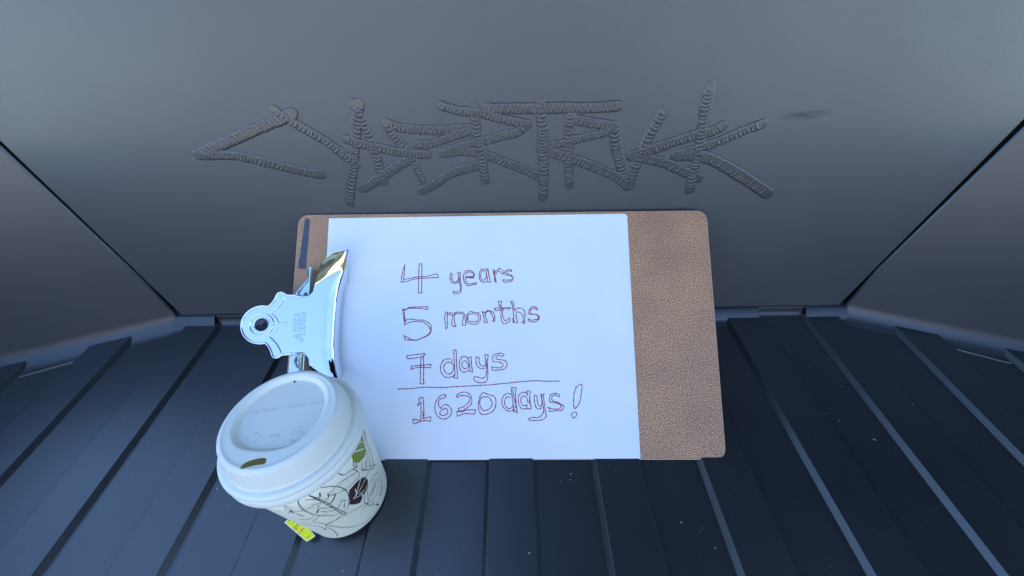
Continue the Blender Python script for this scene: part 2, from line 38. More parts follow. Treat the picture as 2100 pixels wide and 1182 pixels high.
SPK = [[-366.3,174.1],[-373.2,143.3],[-390.1,203.6],[-382.9,169.0],[-251.2,82.6],[-310.9,92.5],[-291.9,88.5],[-507.5,241.2],[299.3,132.9],[319.3,115.9],[319.6,115.0],[318.2,115.5],[259.5,117.9],[291.3,139.9],[434.4,186.1],[416.4,183.0],[145.8,39.0],[44.3,85.9],[130.5,83.9],[45.7,90.4],[-40.8,41.5],[7.9,36.8],[126.5,55.2],[36.1,84.9],[324.5,166.9],[315.2,166.0],[328.6,104.6],[297.0,209.9],[328.1,237.6],[326.7,210.7],[287.7,213.9],[314.6,194.4],[332.7,198.9],[404.9,109.8],[374.6,146.0],[197.6,77.8],[165.0,58.0],[-369.0,44.4],[-391.3,84.1],[-127.2,28.1],[-62.5,80.6],[-73.8,43.3]]
SPK2 = [[[-345.4,184.1],[-345.2,174.7]],[[-345.1,173.1],[-345.3,164.6]],[[-345.7,163.1],[-345.7,159.5]],[[-346.4,154.9],[-346.1,145.1]],[[-346.1,143.7],[-346.9,135.2]],[[-347.2,127.5],[-348.4,121.8]],[[-346.6,113.7],[-347.1,107.5]],[[-356.8,256.2],[-354.2,240.5]],[[-351.4,232.2],[-349.9,219.1]]]
ABL = [[[14.62,107.03],[22.45,102.56],[23.44,103.81],[21.2,105.09],[21.5,108.57],[23.62,108.87],[23.86,110.13],[14.56,107.87],[14.62,107.03]],[[16.76,107.22],[19.86,105.94],[19.91,108.26],[16.76,107.22]],[[14.53,111.25],[23.4,112.04],[23.45,115.96],[21.94,117.57],[19.82,117.05],[18.16,117.59],[14.99,116.76],[14.22,115.49],[14.53,111.25]],[[16.14,112.83],[18.27,113.13],[18.1,115.47],[15.96,115.27],[16.14,112.83]],[[19.76,113.34],[21.9,113.53],[21.75,115.66],[19.61,115.46],[19.76,113.34]],[[14.32,118.47],[23.21,119.48],[23.11,123.96],[21.51,123.76],[21.72,120.76],[19.57,120.57],[19.37,123.45],[17.75,123.35],[17.97,120.36],[15.82,120.17],[15.62,122.94],[14.12,122.74],[14.32,118.47]],[[13.96,124.88],[23.0,125.56],[23.37,128.03],[21.75,128.04],[21.61,126.97],[13.87,126.16],[13.96,124.88]]]
TQ = [[-0.01,-0.03],[0.7,5.33],[4.12,6.19],[18.26,6.15],[24.73,5.52],[23.97,3.12],[22.3,-0.18]]
TD = [[[7.77,1.86],[7.63,0.69],[9.3,0.5],[9.84,0.84]],[[8.42,1.45],[9.68,1.15]],[[7.92,2.23],[10.59,1.98]],[[8.06,2.59],[8.71,3.0],[9.4,2.06]],[[7.99,3.64],[10.38,3.49]],[[8.25,4.08],[8.17,3.48]],[[8.7,4.5],[10.98,4.27]],[[8.7,4.5],[9.08,5.15]],[[9.59,4.36],[9.95,4.87]],[[10.44,0.8],[10.61,2.13]]]
TR = [[[12.81,0.65],[14.19,0.56],[14.46,1.14]],[[13.03,1.6],[14.72,1.57]],[[12.86,2.58],[14.62,2.32]],[[14.62,2.32],[14.98,3.49]],[[12.76,3.33],[14.55,3.22]],[[12.84,3.93],[14.74,3.88]],[[13.54,4.63],[14.91,4.39]]]
TG = [[[1.44,1.75],[1.66,3.68]],[[1.95,1.79],[2.26,3.64]],[[20.28,1.51],[20.89,3.62]],[[20.76,1.4],[21.28,3.6]]]
TF = [[-175.4,55.5,14.0],[0.8014,-0.479,-0.3582],[0.5457,0.8307,0.1099],[0.2449,-0.2835,0.9272]]
STR = [[-1.556,67.87],[-1.4844,77.77],[-1.4278,86.53],[-1.3638,95.93]]
STICK = [[3.27,169.71],[10.67,168.72],[11.54,217.07],[6.8,218.09]]
# ------------------------------------------------------------------ helpers
MM = 0.001
def link(o, parent=None):
    C.objects.link(o)
    if parent is not None: o.parent = parent
    return o
def mesh_obj(name, verts, faces, mat, parent=None, smooth=False, scale=MM):
    me = bpy.data.meshes.new(name)
    me.from_pydata([(v[0]*scale, v[1]*scale, v[2]*scale) for v in verts], [], faces)
    me.update()
    if smooth:
        me.polygons.foreach_set('use_smooth', [True]*len(me.polygons))
    if mat: me.materials.append(mat)
    return link(bpy.data.objects.new(name, me), parent)
def fix_normals(o):
    bm = bmesh.new(); bm.from_mesh(o.data)
    bmesh.ops.recalc_face_normals(bm, faces=bm.faces); bm.to_mesh(o.data); bm.free()
def bevel(o, w, seg=2, ang=30):
    m = o.modifiers.new('bevel', 'BEVEL'); m.width = w*MM; m.segments = seg
    m.limit_method = 'ANGLE'; m.angle_limit = math.radians(ang)
    for p in o.data.polygons: p.use_smooth = True
    w_ = o.modifiers.new('wn', 'WEIGHTED_NORMAL'); w_.keep_sharp = False
    return o
def empty(name, label=None, cat=None, group=None):
    o = bpy.data.objects.new(name, None); o.empty_display_size = 0.02; C.objects.link(o)
    tag(o, label, cat, group); return o
def split(o, a=38):
    m = o.modifiers.new('split', 'EDGE_SPLIT'); m.split_angle = math.radians(a); m.use_edge_sharp = False
    return o
def tag(o, label=None, cat=None, group=None, kind=None):
    if label: o['label'] = label
    if cat: o['category'] = cat
    if group: o['group'] = group
    if kind: o['kind'] = kind
    return o
def smooth_line(pts, step):
    """Catmull-Rom through the points, resampled about every step"""
    P = [Vector(p) for p in pts]
    if len(P) < 3:
        a, b = P[0], P[-1]; n = max(1, int((b-a).length/step))
        return [a.lerp(b, i/n) for i in range(n+1)]
    closed = (P[0]-P[-1]).length < 1e-6
    out = []
    N = len(P)
    for i in range(N-1):
        p1, p2 = P[i], P[i+1]
        p0 = P[i-1] if i > 0 else (P[-2] if closed else p1*2-p2)
        p3 = P[i+2] if i+2 < N else (P[1] if closed else p2*2-p1)
        # corners stay corners
        def turn(a, b, c):
            u, v = b-a, c-b
            return u.length > 0 and v.length > 0 and u.angle(v, 0) > 1.15
        if turn(p0, p1, p2): p0 = p1*2-p2
        if turn(p1, p2, p3): p3 = p2*2-p1
        n = max(1, int((p2-p1).length/step))
        for k in range(n):
            t = k/n
            out.append(0.5*((2*p1)+(p2-p0)*t+(2*p0-5*p1+4*p2-p3)*t*t+(3*p1-p0-3*p2+p3)*t**3))
    out.append(P[-1]); return out
def ribbons(lines, width, place, step=0.8, jitter=0.12, seed=1):
    """flat print: ribbons in a 2-D frame, placed by place(x, y) -> 3-D"""
    rnd = random.Random(seed); V = []; F = []
    for l in lines:
        L = smooth_line([(p[0], p[1], 0) for p in l], step)
        ph = rnd.uniform(0, 9); b = len(V)
        for i, p in enumerate(L):
            d = (L[min(i+1, len(L)-1)]-L[max(i-1, 0)])
            if d.length < 1e-9: d = Vector((1, 0, 0))
            d.normalize(); w = width/2*(1+jitter*math.sin(i*0.9+ph)+jitter*rnd.uniform(-1, 1))
            if i in (0, len(L)-1): w *= 0.7
            n = Vector((-d.y, d.x, 0))*w
            V += [place(p.x+n.x, p.y+n.y), place(p.x-n.x, p.y-n.y)]
            if i: k = b+2*i; F.append((k-2, k-1, k+1, k))
    return V, F
def tube(path, r, n=6, V=None, F=None, close=True):
    V = [] if V is None else V; F = [] if F is None else F
    P = [Vector(p) for p in path]; b = len(V); prev = None
    for i, p in enumerate(P):
        t = (P[min(i+1, len(P)-1)]-P[max(i-1, 0)]).normalized()
        a = Vector((0, 0, 1)) if prev is None else prev
        if abs(a.dot(t)) > .95: a = Vector((1, 0, 0))
        x = (a-t*a.dot(t)).normalized(); prev = x; y = t.cross(x)
        rr = r[i] if isinstance(r, (list, tuple)) else r
        for k in range(n):
            c = 2*math.pi*k/n; V.append(tuple(p+x*math.cos(c)*rr+y*math.sin(c)*rr))
        if i:
            for k in range(n):
                F.append((b+(i-1)*n+k, b+(i-1)*n+(k+1) % n, b+i*n+(k+1) % n, b+i*n+k))
    if close:
        F.append(tuple(b+k for k in range(n))[::-1]); F.append(tuple(b+(len(P)-1)*n+k for k in range(n)))
    return V, F
def prism(poly, z0, z1):
    n = len(poly); V = [(x, y, z0) for x, y in poly]+[(x, y, z1) for x, y in poly]
    F = [tuple(range(n))[::-1], tuple(range(n, 2*n))]+[(i, (i+1) % n, n+(i+1) % n, n+i) for i in range(n)]
    return V, F
def inside(poly, x, y):
    r = False; n = len(poly)
    for i in range(n):
        x0, y0 = poly[i]; x1, y1 = poly[(i+1) % n]
        if (y0 > y) != (y1 > y) and x < (x1-x0)*(y-y0)/(y1-y0)+x0: r = not r
    return r
def interp(tab, x):
    if x <= tab[0][0]: return tab[0][1]
    for (a, b), (c, d) in zip(tab, tab[1:]):
        if x <= c: return b+(d-b)*(x-a)/(c-a)
    return tab[-1][1]
def sm(x): x = max(0, min(1, x)); return x*x*(3-2*x)

# ------------------------------------------------------------------ materials
class NT:
    def __init__(s, name):
        s.m = bpy.data.materials.new(name); s.m.use_nodes = True; s.t = s.m.node_tree
        s.b = s.t.nodes['Principled BSDF']; s.co = s.t.nodes.new('ShaderNodeTexCoord')
        s.out = s.t.nodes['Material Output']
    def n(s, typ, **kw):
        o = s.t.nodes.new('ShaderNode'+typ)
        for k, v in kw.items():
            if hasattr(o, k): setattr(o, k, v)
            else: o.inputs[k].default_value = v
        return o
    def l(s, a, b): s.t.links.new(a, b)
    def noise(s, scale, detail=3, rough=.5, stretch=None, src='Object'):
        t = s.n('TexNoise'); t.inputs['Scale'].default_value = scale; t.inputs['Detail'].default_value = detail
        t.inputs['Roughness'].default_value = rough
        if stretch:
            mp = s.n('Mapping'); mp.inputs['Scale'].default_value = stretch
            s.l(s.co.outputs[src], mp.inputs['Vector']); s.l(mp.outputs[0], t.inputs['Vector'])
        else: s.l(s.co.outputs[src], t.inputs['Vector'])
        return t.outputs['Fac']
    def ramp(s, fac, stops):
        r = s.n('ValToRGB'); e = r.color_ramp.elements
        e[0].position, e[0].color = stops[0][0], (*stops[0][1], 1)
        e[1].position, e[1].color = stops[-1][0], (*stops[-1][1], 1)
        for p, c in stops[1:-1]:
            x = e.new(p); x.color = (*c, 1)
        s.l(fac, r.inputs['Fac']); return r.outputs['Color']
    def rng(s, fac, a, b, lo=0., hi=1.):
        r = s.n('MapRange'); r.inputs[1].default_value = lo; r.inputs[2].default_value = hi
        r.inputs[3].default_value = a; r.inputs[4].default_value = b; s.l(fac, r.inputs[0]); return r.outputs[0]
    def bump(s, fac, dist, strength=1., prev=None):
        b = s.n('Bump'); b.inputs['Distance'].default_value = dist; b.inputs['Strength'].default_value = strength
        s.l(fac, b.inputs['Height'])
        if prev: s.l(prev, b.inputs['Normal'])
        return b.outputs['Normal']
    def col(s, c): s.b.inputs['Base Color'].default_value = (*c, 1)
    def set(s, **kw):
        for k, v in kw.items(): s.b.inputs[k.replace('_', ' ')].default_value = v

def plastic(name, c0, c1, rough, grain, spec=.5, ior=1.7):
    t = NT(name); t.set(IOR=ior)
    big = t.noise(9, 4, .6); fine = t.noise(1500, 2, .6)
    t.l(t.ramp(big, [(.3, c0), (.7, c1)]), t.b.inputs['Base Color'])
    t.l(t.rng(t.noise(7, 3, .5), rough-.02, rough+.03, .3, .7), t.b.inputs['Roughness'])
    t.set(Specular_IOR_Level=spec)
    t.l(t.bump(fine, grain), t.b.inputs['Normal'])
    return t
tw = plastic('wall_plastic', (.042, .043, .044), (.050, .051, .051), .50, .00008, ior=1.8)
# faint rubbed smudge right of the lettering
mp = tw.n('Mapping', vector_type='TEXTURE'); mp.inputs['Location'].default_value = (.2400, .2944, .2128); mp.inputs['Scale'].default_value = (.024, .02, .0042)
mp.inputs['Rotation'].default_value = (0, math.radians(-3), 0)
tw.l(tw.co.outputs['Object'], mp.inputs['Vector'])
gr = tw.n('TexGradient', gradient_type='SPHERICAL'); tw.l(mp.outputs[0], gr.inputs['Vector'])
nz = tw.rng(tw.noise(60, 4, .6, (1, 1, 9)), .2, 1, .35, .6)
mu_ = tw.n('Math', operation='MULTIPLY'); tw.l(gr.outputs['Fac'], mu_.inputs[0]); tw.l(nz, mu_.inputs[1])
mx_ = tw.n('MixRGB'); tw.l(mu_.outputs[0], mx_.inputs['Fac']); tw.l(tw.b.inputs['Base Color'].links[0].from_socket, mx_.inputs['Color1'])
mx_.inputs['Color2'].default_value = (.026, .026, .026, 1); tw.l(mx_.outputs[0], tw.b.inputs['Base Color']); tw.l(tw.rng(mu_.outputs[0], .5, .25, 0, .55), tw.b.inputs['Specular IOR Level'])
M_wall = tw.m
tp = plastic('panel_plastic', (.026, .030, .035), (.032, .036, .041), .38, .00006, ior=1.7)
M_panel = tp.m
tf = plastic('floor_plastic', (.018, .019, .021), (.024, .025, .027), .33, .00007)
# fine dust specks and faint scuffs on the floor mouldings
dust = tf.n('TexVoronoi'); dust.inputs['Scale'].default_value = 150; tf.l(tf.co.outputs['Object'], dust.inputs['Vector'])
dm = tf.rng(dust.outputs['Distance'], 1, 0, .03, .07)
gate = tf.rng(tf.noise(60, 2), 0, 1, .56, .62)
mu = tf.n('Math', operation='MULTIPLY'); tf.l(dm, mu.inputs[0]); tf.l(gate, mu.inputs[1])
scr = tf.rng(tf.noise(60, 6, .7, (1.0, 18.0, 1.0)), 0, .12, .66, .8)
ad = tf.n('Math', operation='MAXIMUM'); tf.l(mu.outputs[0], ad.inputs[0]); tf.l(scr, ad.inputs[1])
mx = tf.n('MixRGB'); src = tf.b.inputs['Base Color'].links[0].from_socket
tf.l(ad.outputs[0], mx.inputs['Fac']); tf.l(src, mx.inputs['Color1']); mx.inputs['Color2'].default_value = (.30, .30, .30, 1)
tf.l(mx.outputs[0], tf.b.inputs['Base Color'])
M_floor = tf.m
# stroke relief: same moulded plastic as the wall
M_stroke = plastic('stroke_plastic', (.036, .037, .038), (.043, .044, .044), .35, .00003, ior=1.7).m

def hardboard():
    t = NT('hardboard')
    f = t.noise(1250, 2, .5); g = t.noise(16, 3, .6); e = t.noise(2600, 2, .6)
    c = t.ramp(f, [(.34, (.10, .045, .026)), (.45, (.30, .145, .075)), (.54, (.46, .24, .125)), (.64, (.88, .56, .33))])
    m = t.n('MixRGB', blend_type='MULTIPLY'); m.inputs['Fac'].default_value = 1
    t.l(c, m.inputs['Color1']); t.l(t.ramp(g, [(.3, (.84, .80, .82)), (.7, (1.16, 1.12, 1.0))]), m.inputs['Color2'])
    t.l(m.outputs[0], t.b.inputs['Base Color'])
    t.set(Roughness=.55, Specular_IOR_Level=.45)
    t.l(t.bump(e, .00002), t.b.inputs['Normal'])
    return t.m
M_board = hardboard()
def simple(name, c, rough=.5, metal=0., spec=.5, bump=None, **kw):
    t = NT(name); t.col(c); t.set(Roughness=rough, Metallic=metal, Specular_IOR_Level=spec, **kw)
    if bump: t.l(t.bump(t.noise(bump[0], 3), bump[1]), t.b.inputs['Normal'])
    return t
def paper():
    t = simple('paper', (.80, .80, .80), .75, spec=.2)
    t.l(t.ramp(t.noise(14, 3), [(.35, (.79, .80, .81)), (.65, (.83, .83, .83))]), t.b.inputs['Base Color'])
    t.l(t.bump(t.noise(700, 3), .00002), t.b.inputs['Normal'])
    return t.m
M_paper = paper()
M_ink = simple('pen_ink', (.26, .008, .035), .5).m
def chrome():
    t = NT('chrome'); t.col((.76, .79, .83)); t.set(Metallic=1., Roughness=.06)
    t.l(t.rng(t.noise(180, 5, .7), .035, .14, .45, .8), t.b.inputs['Roughness'])
    t.l(t.bump(t.noise(60, 2), .00004), t.b.inputs['Normal'])
    return t.m
M_chrome = chrome()
def zinc():
    t = NT('zinc_plate'); t.set(Metallic=.85, Roughness=.38)
    t.l(t.ramp(t.noise(260, 5, .7), [(.3, (.42, .50, .47)), (.55, (.62, .72, .68)), (.75, (.74, .80, .76))]), t.b.inputs['Base Color'])
    t.l(t.bump(t.noise(500, 4), .00008), t.b.inputs['Normal'])
    return t.m
M_gold_refl = simple('painted_gold_reflection', (.78, .68, .42), .10, metal=1., bump=(120, .00012)).m  # warm reflection on the thumb wing, put into the metal colour
M_zinc = zinc()
M_groove = simple('stamped_groove', (.30, .33, .38), .35, metal=1.).m
def sticker():
    t = NT('label_strip'); t.set(Roughness=.32)
    t.l(t.ramp(t.noise(300, 5, .7), [(.35, (.030, .033, .045)), (.6, (.07, .075, .10)), (.8, (.20, .16, .14))]), t.b.inputs['Base Color'])
    return t.m
M_sticker = sticker()
def lidmat():
    t = NT('lid_plastic'); t.col((.93, .90, .77)); t.set(Roughness=.38, Specular_IOR_Level=.4)
    tr = t.n('BsdfTranslucent'); tr.inputs[0].default_value = (.85, .83, .76, 1)
    mx = t.n('MixShader'); mx.inputs[0].default_value = .15
    t.l(t.b.outputs[0], mx.inputs[1]); t.l(tr.outputs[0], mx.inputs[2]); t.l(mx.outputs[0], t.out.inputs[0])
    t.l(t.bump(t.noise(120, 3), .00003), t.b.inputs['Normal'])
    return t.m
M_lid = lidmat()
M_cup = simple('cup_paper', (.92, .87, .64), .45, spec=.4, bump=(300, .00003)).m
M_line = simple('print_black', (.03, .03, .025), .5).m
M_green = simple('print_green', (.26, .31, .03), .5).m
M_brown = simple('print_brown', (.060, .026, .022), .5).m
M_white = simple('print_reserve', (.90, .87, .70), .5).m
M_tea = simple('tea', (.80, .70, .26), .12).m
M_tag = simple('tag_paper', (.88, .82, .0), .45, bump=(300, .00005)).m
M_tagedge = simple('tag_border', (.88, .86, .45), .45).m
M_red = simple('print_red', (.65, .10, .02), .5).m
M_string = simple('cotton_string', (.78, .76, .70), .8).m
M_crumb = simple('crumb', (.62, .60, .55), .8).m
def groundmat():
    t = NT('dry_ground'); t.set(Roughness=.9)
    t.l(t.ramp(t.noise(3, 6, .6), [(.3, (.09, .085, .08)), (.7, (.14, .13, .12))]), t.b.inputs['Base Color'])
    return t.m
M_ground = groundmat()
M_stucco = simple('stucco', (.29, .305, .335), .9).m
M_roof = simple('roof_tile', (.25, .12, .07), .8).m
M_pane = simple('window_glass', (.05, .06, .07), .1).m
M_door = simple('garage_door', (.6, .55, .47), .6).m
M_blocker_black = simple('blocker_black', (.006, .006, .007), .9, spec=.1).m  # plain black for the added sky blocker and the sheet darkening the seam

# ------------------------------------------------------------------ setting
COR_L, COR_R = -394.5, 380.0              # bulkhead corners at its base
WB_Y, WB_Z, WT = 263.0, 11.0, .16          # bulkhead base line and lean
WH = 540.0                                 # bulkhead height along its face
LL, LR = .2197, .2439                      # splay of the two corner seams
RP, RX0, RW, RH, RC = 90.80, -113.91, 36.76, 4.2, 3.6   # rib pitch, start, width, height, chamfer
RT_ = math.tan(-.0027)
PA = math.radians(19.2)
sd = Vector((0, WT, 1)).normalized(); wn = Vector((0, 1, -WT)).normalized()
WO = Vector((0, WB_Y, WB_Z))
def wallp(x, s, d=0): return tuple(WO+Vector((x, 0, 0))+sd*s-wn*d)   # d = proud of the face

ground = mesh_obj('ground', [(-60000, -60000, -900), (60000, -60000, -900), (60000, 60000, -900), (-60000, 60000, -900)], [(0, 1, 2, 3)], M_ground)
tag(ground, kind='structure')

# a sunlit grey house behind the truck: out of the picture, but the upper wall and the chrome mirror it
def house():
    V, F = prism([(-14000, -15000), (16000, -15000), (16000, -23000), (-14000, -23000)], -900, 6200)
    h = mesh_obj('building', V, F, M_stucco); fix_normals(h); tag(h, kind='structure')
    V = [(-15000, -14200, 6100), (17000, -14200, 6100), (17000, -19000, 9000), (-15000, -19000, 9000), (-15000, -23800, 6100), (17000, -23800, 6100)]
    F = [(0, 1, 2, 3), (3, 2, 5, 4), (0, 3, 4), (1, 5, 2)]
    mesh_obj('roof', V, F, M_roof, h)
    for x0, x1, z0, z1 in ((-9000, -4000, -900, 1500), (-1500, 500, 300, 1700), (3000, 4100, -900, 1300), (7000, 9600, 300, 1700)):
        V, F = prism([(x0, -14960), (x1, -14960), (x1, -15100), (x0, -15100)], z0, z1)
        mesh_obj('window' if z0 > 0 else 'door', V, F, M_pane if z0 > 0 else M_door, h)
house()
# added dark slab over the truck's right, out of view: blocks sky, darkens reflections
V, F = prism([(-170, -500), (3200, -500), (3200, 1700), (-170, 1700)], 1500, 1560)
blk = mesh_obj('sky_blocker', V, F, M_blocker_black); fix_normals(blk); tag(blk, kind='structure')

# bed floor with its raised ribs
def end_y(x):
    if x > COR_R: return 246.9-(x-COR_R)*math.tan(PA)
    if x < COR_L: return 252.5-(COR_L-x)*math.tan(PA)
    return 249.5
fv = []; ff = []
xs = [-640, COR_L, -351, -296, 286, 337, COR_R, 640]
fx = [-640, COR_L, COR_R, 640]
fv = [(-640, -1560, 0), (640, -1560, 0), (640, 200, 0), (640, 300, 0), (-640, 300, 0)]
V, F = prism([(-640, -1570), (640, -1570), (640, -1540), (-640, -1540)], -60, 330)
tail = mesh_obj('rear_wall', V, F, M_panel); fix_normals(tail); tag(tail, kind='structure')
floor = mesh_obj('floor', fv, [(0, 1, 3, 4)], M_floor); tag(floor, kind='structure')
rib_mesh = {}
for k in range(-5, 8):
    x0 = RX0+k*RP; x1 = x0+RW
    xa, xb = x0-RC, x1+RC
    def fe(x): return end_y(x)+9
    V = []; ya = -1540
    for (x, z) in ((xa, -.5), (xa+.2, 0), (x0, RH), (x1, RH), (xb-.2, 0), (xb, -.5)):
        V.append((x, ya, z))
    for (x, z) in ((xa, -.5), (xa+.2, 0), (x0, RH), (x1, RH), (xb-.2, 0), (xb, -.5)):
        V.append((x, fe(x), z))
    F = [(i, (i+1) % 6, 6+(i+1) % 6, 6+i) for i in range(6)]+[(5, 4, 3, 2, 1, 0), (6, 7, 8, 9, 10, 11)]
    V = [(v[0]+v[1]*RT_, v[1], v[2]) for v in V]
    r = mesh_obj('rib', V, F, M_floor, floor); fix_normals(r); bevel(r, .55, 3, 20)

# upturned edge of the floor under the bulkhead (two drain gaps), seen as the bright strip
def cove(name, x0, x1, R, parent, mat, top=10.6, yb=None):
    V = []; F = []; n = 12; yc = 262.7-R if yb is None else yb
    ss = math.tan(math.radians(46)); r1 = 8.0; a1 = math.radians(46)
    # small radius at the floor, then a straight 46 degree face
    q = [(r1*math.sin(a1*i/4), r1-r1*math.cos(a1*i/4)+.05) for i in range(5)]
    if R > 10: q.append((q[-1][0]+(top-.2-q[-1][1])/ss, top-.2))
    else: q = [(R*math.sin(math.pi/2*i/n), R-R*math.cos(math.pi/2*i/n)+.05) for i in range(n+1)]
    yc = (260.3 if R > 10 else 262.3)-q[-1][0]
    prof = [(yc-3, .05)]+[(yc+y, z) for y, z in q]
    prof += [(prof[-1][0]+1.0, top), (270, top)]
    for x in (x0, x1): V += [(x, y, z) for y, z in prof]
    m = len(prof); F = [(i, i+1, m+i+1, m+i) for i in range(m-1)]
    o = mesh_obj(name, V, F, mat, parent, True)
    s = o.modifiers.new('solid', 'SOLIDIFY'); s.thickness = .9*MM; s.offset = -1; split(o)
    return o
for a, b, R in ((COR_L-6, -352.5, 13), (-352.5, -291, 9.0), (-291, 284.5, 13), (284.5, 338.5, 9.0), (338.5, COR_R+6, 13)):
    cove('cove_strip', a, b, R, floor, M_panel if R > 10 else M_floor)

# the cab in front of the bed keeps the sun off it
cabp = [(292, -60), (395, 560), (500, 1150), (700, 1330), (2600, 500), (2600, -300), (292, -300)]
V = [(x, y, z) for x in (-900, 900) for y, z in cabp]; n = len(cabp)
F = [tuple(range(n)), tuple(range(n, 2*n))[::-1]]+[(i, (i+1) % n, n+(i+1) % n, n+i) for i in range(n)]
cab = mesh_obj('cab', V, F, M_floor); fix_normals(cab); tag(cab, kind='structure')

# bulkhead
def bulk():
    gap0, gap1 = 2.0, 15.0
    V = []; F = []
    bm = bmesh.new()
    def cx(s, side): g = gap0+(gap1-gap0)*s/WH*1.6
    pts = [(COR_L+gap0, 1.2), (COR_R-gap0, 1.2), (COR_R+LR*WH-gap1, WH), (COR_L-LL*WH+gap1, WH)]
    top = [bm.verts.new([c*MM for c in wallp(x, s, 0)]) for x, s in pts]
    bot = [bm.verts.new([c*MM for c in wallp(x, s, -4)]) for x, s in pts]
    bm.faces.new(top); bm.faces.new(bot[::-1])
    for i in range(4): bm.faces.new((top[i], bot[i], bot[(i+1) % 4], top[(i+1) % 4]))
    bmesh.ops.recalc_face_normals(bm, faces=bm.faces)
    me = bpy.data.meshes.new('wall'); bm.to_mesh(me); bm.free(); me.materials.append(M_wall)
    o = link(bpy.data.objects.new('wall', me)); tag(o, kind='structure'); bevel(o, .8, 3)
    # black sheet added behind the wall so the seam gap reads dark
    V = [wallp(-900, -60, -22), wallp(900, -60, -22), wallp(900, WH, -22), wallp(-900, WH, -22)]
    mesh_obj('seam_dark_sheet', V, [(0, 1, 2, 3)], M_blocker_black, o)
    return o
wall = bulk()

# two angled corner panels, each one moulding with its own cove at the floor
def side(sgn):
    cx0 = COR_R if sgn > 0 else -COR_L
    y0 = 246.9 if sgn > 0 else 252.5
    lean = .233 if sgn > 0 else .221
    mh = Vector((math.sin(PA), math.cos(PA), 0)); dh = Vector((math.cos(PA), -math.sin(PA), 0))
    base = Vector((cx0, y0, 0)); R = (Vector((cx0, WB_Y, 0))-base).dot(mh)
    # arc then straight, tangent to the lean; keep the panel on the corner seam
    th = math.pi/2-math.atan(lean)
    R2 = (R-lean*WB_Z)/(math.sin(th)+0) if True else R
    prof = [(-8, .04), (0, .04)]
    n = 14
    prof = []
    R2 = 21.
    for i in range(n+1):
        a = th*i/n; prof.append((R2*math.sin(a), .04+R2*(1-math.cos(a))))
    d0, z0 = prof[-1]
    # shift so that the straight part passes through the seam foot (R, WB_Z)
    sh = (R+lean*(z0-WB_Z))-d0
    prof = [(d+sh, z) for d, z in prof]
    z = z0
    for zz in (60, 110, 170, 240, 300): prof.append((R+lean*(zz-WB_Z), zz))
    side_dir = Vector((0, -1, 0)); side_m = Vector((1, 0, 0))
    path = []   # (point, outward)
    L = 262
    mit = (mh+side_m).normalized(); mit = mit/(mit.dot(mh))
    rows = [(base, mh), (base+dh*90, mh), (base+dh*180, mh), (base+dh*L, mit), (base+dh*L+Vector((0, -500, 0)), side_m), (base+dh*L+Vector((0, -1600, 0)), side_m)]
    V = []; F = []; m = len(prof)
    for p, o in rows:
        for d, z in prof:
            hmax = 300 if (p is base or (p-base).length < 100) else 205
            if z > 60: kk = (z-60)/240; z2 = 60+(hmax-60)*kk; d += lean*(z2-z); z = z2
            q = p+o*d
            if p is base and z > WB_Z:
                t = (q.y-(WB_Y+WT*(z-WB_Z)))/math.sin(PA); q = q+dh*max(0, t)
            V.append((sgn*q.x, q.y, z))
    for i in range(len(rows)-1):
        for j in range(m-1):
            f = (i*m+j, i*m+j+1, (i+1)*m+j+1, (i+1)*m+j)
            F.append(f if sgn < 0 else f[::-1])
    o = mesh_obj('side_wall', V, F, M_panel, None, True); tag(o, kind='structure')
    s = o.modifiers.new('solid', 'SOLIDIFY'); s.thickness = 3.5*MM; s.offset = -1
    bv = o.modifiers.new('edge', 'BEVEL'); bv.width = 1.4*MM; bv.segments = 1; bv.limit_method = 'ANGLE'; bv.angle_limit = math.radians(50); split(o)
    # thin moulded lips across the outer channels
    for (ax, ay, bx, by) in (((474.6, 208.4, 515.2, 190.2),) if sgn > 0 else ((-525.7, 190.6, -482, 209),)):
        d = Vector((bx-ax, by-ay, 0)); nrm = Vector((-d.y, d.x, 0)).normalized()*.9
        A = Vector((ax, ay, 0)); B = Vector((bx, by, 0))
        V = [tuple(A-nrm), tuple(B-nrm), tuple(B+nrm), tuple(A+nrm)]
        V = [(v[0], v[1], 0.) for v in V]+[tuple(A-nrm*.2+Vector((0, 0, 1.2))), tuple(B-nrm*.2+Vector((0, 0, 1.2))), tuple(B+nrm+Vector((0, 0, 1.4))), tuple(A+nrm+Vector((0, 0, 1.4)))]
        mesh_obj('edge_lip', V, [(0, 1, 5, 4), (4, 5, 6, 7), (1, 2, 6, 5), (2, 3, 7, 6), (3, 0, 4, 7)], M_floor, o)
    return o
side_r = side(1); side_l = side(-1)

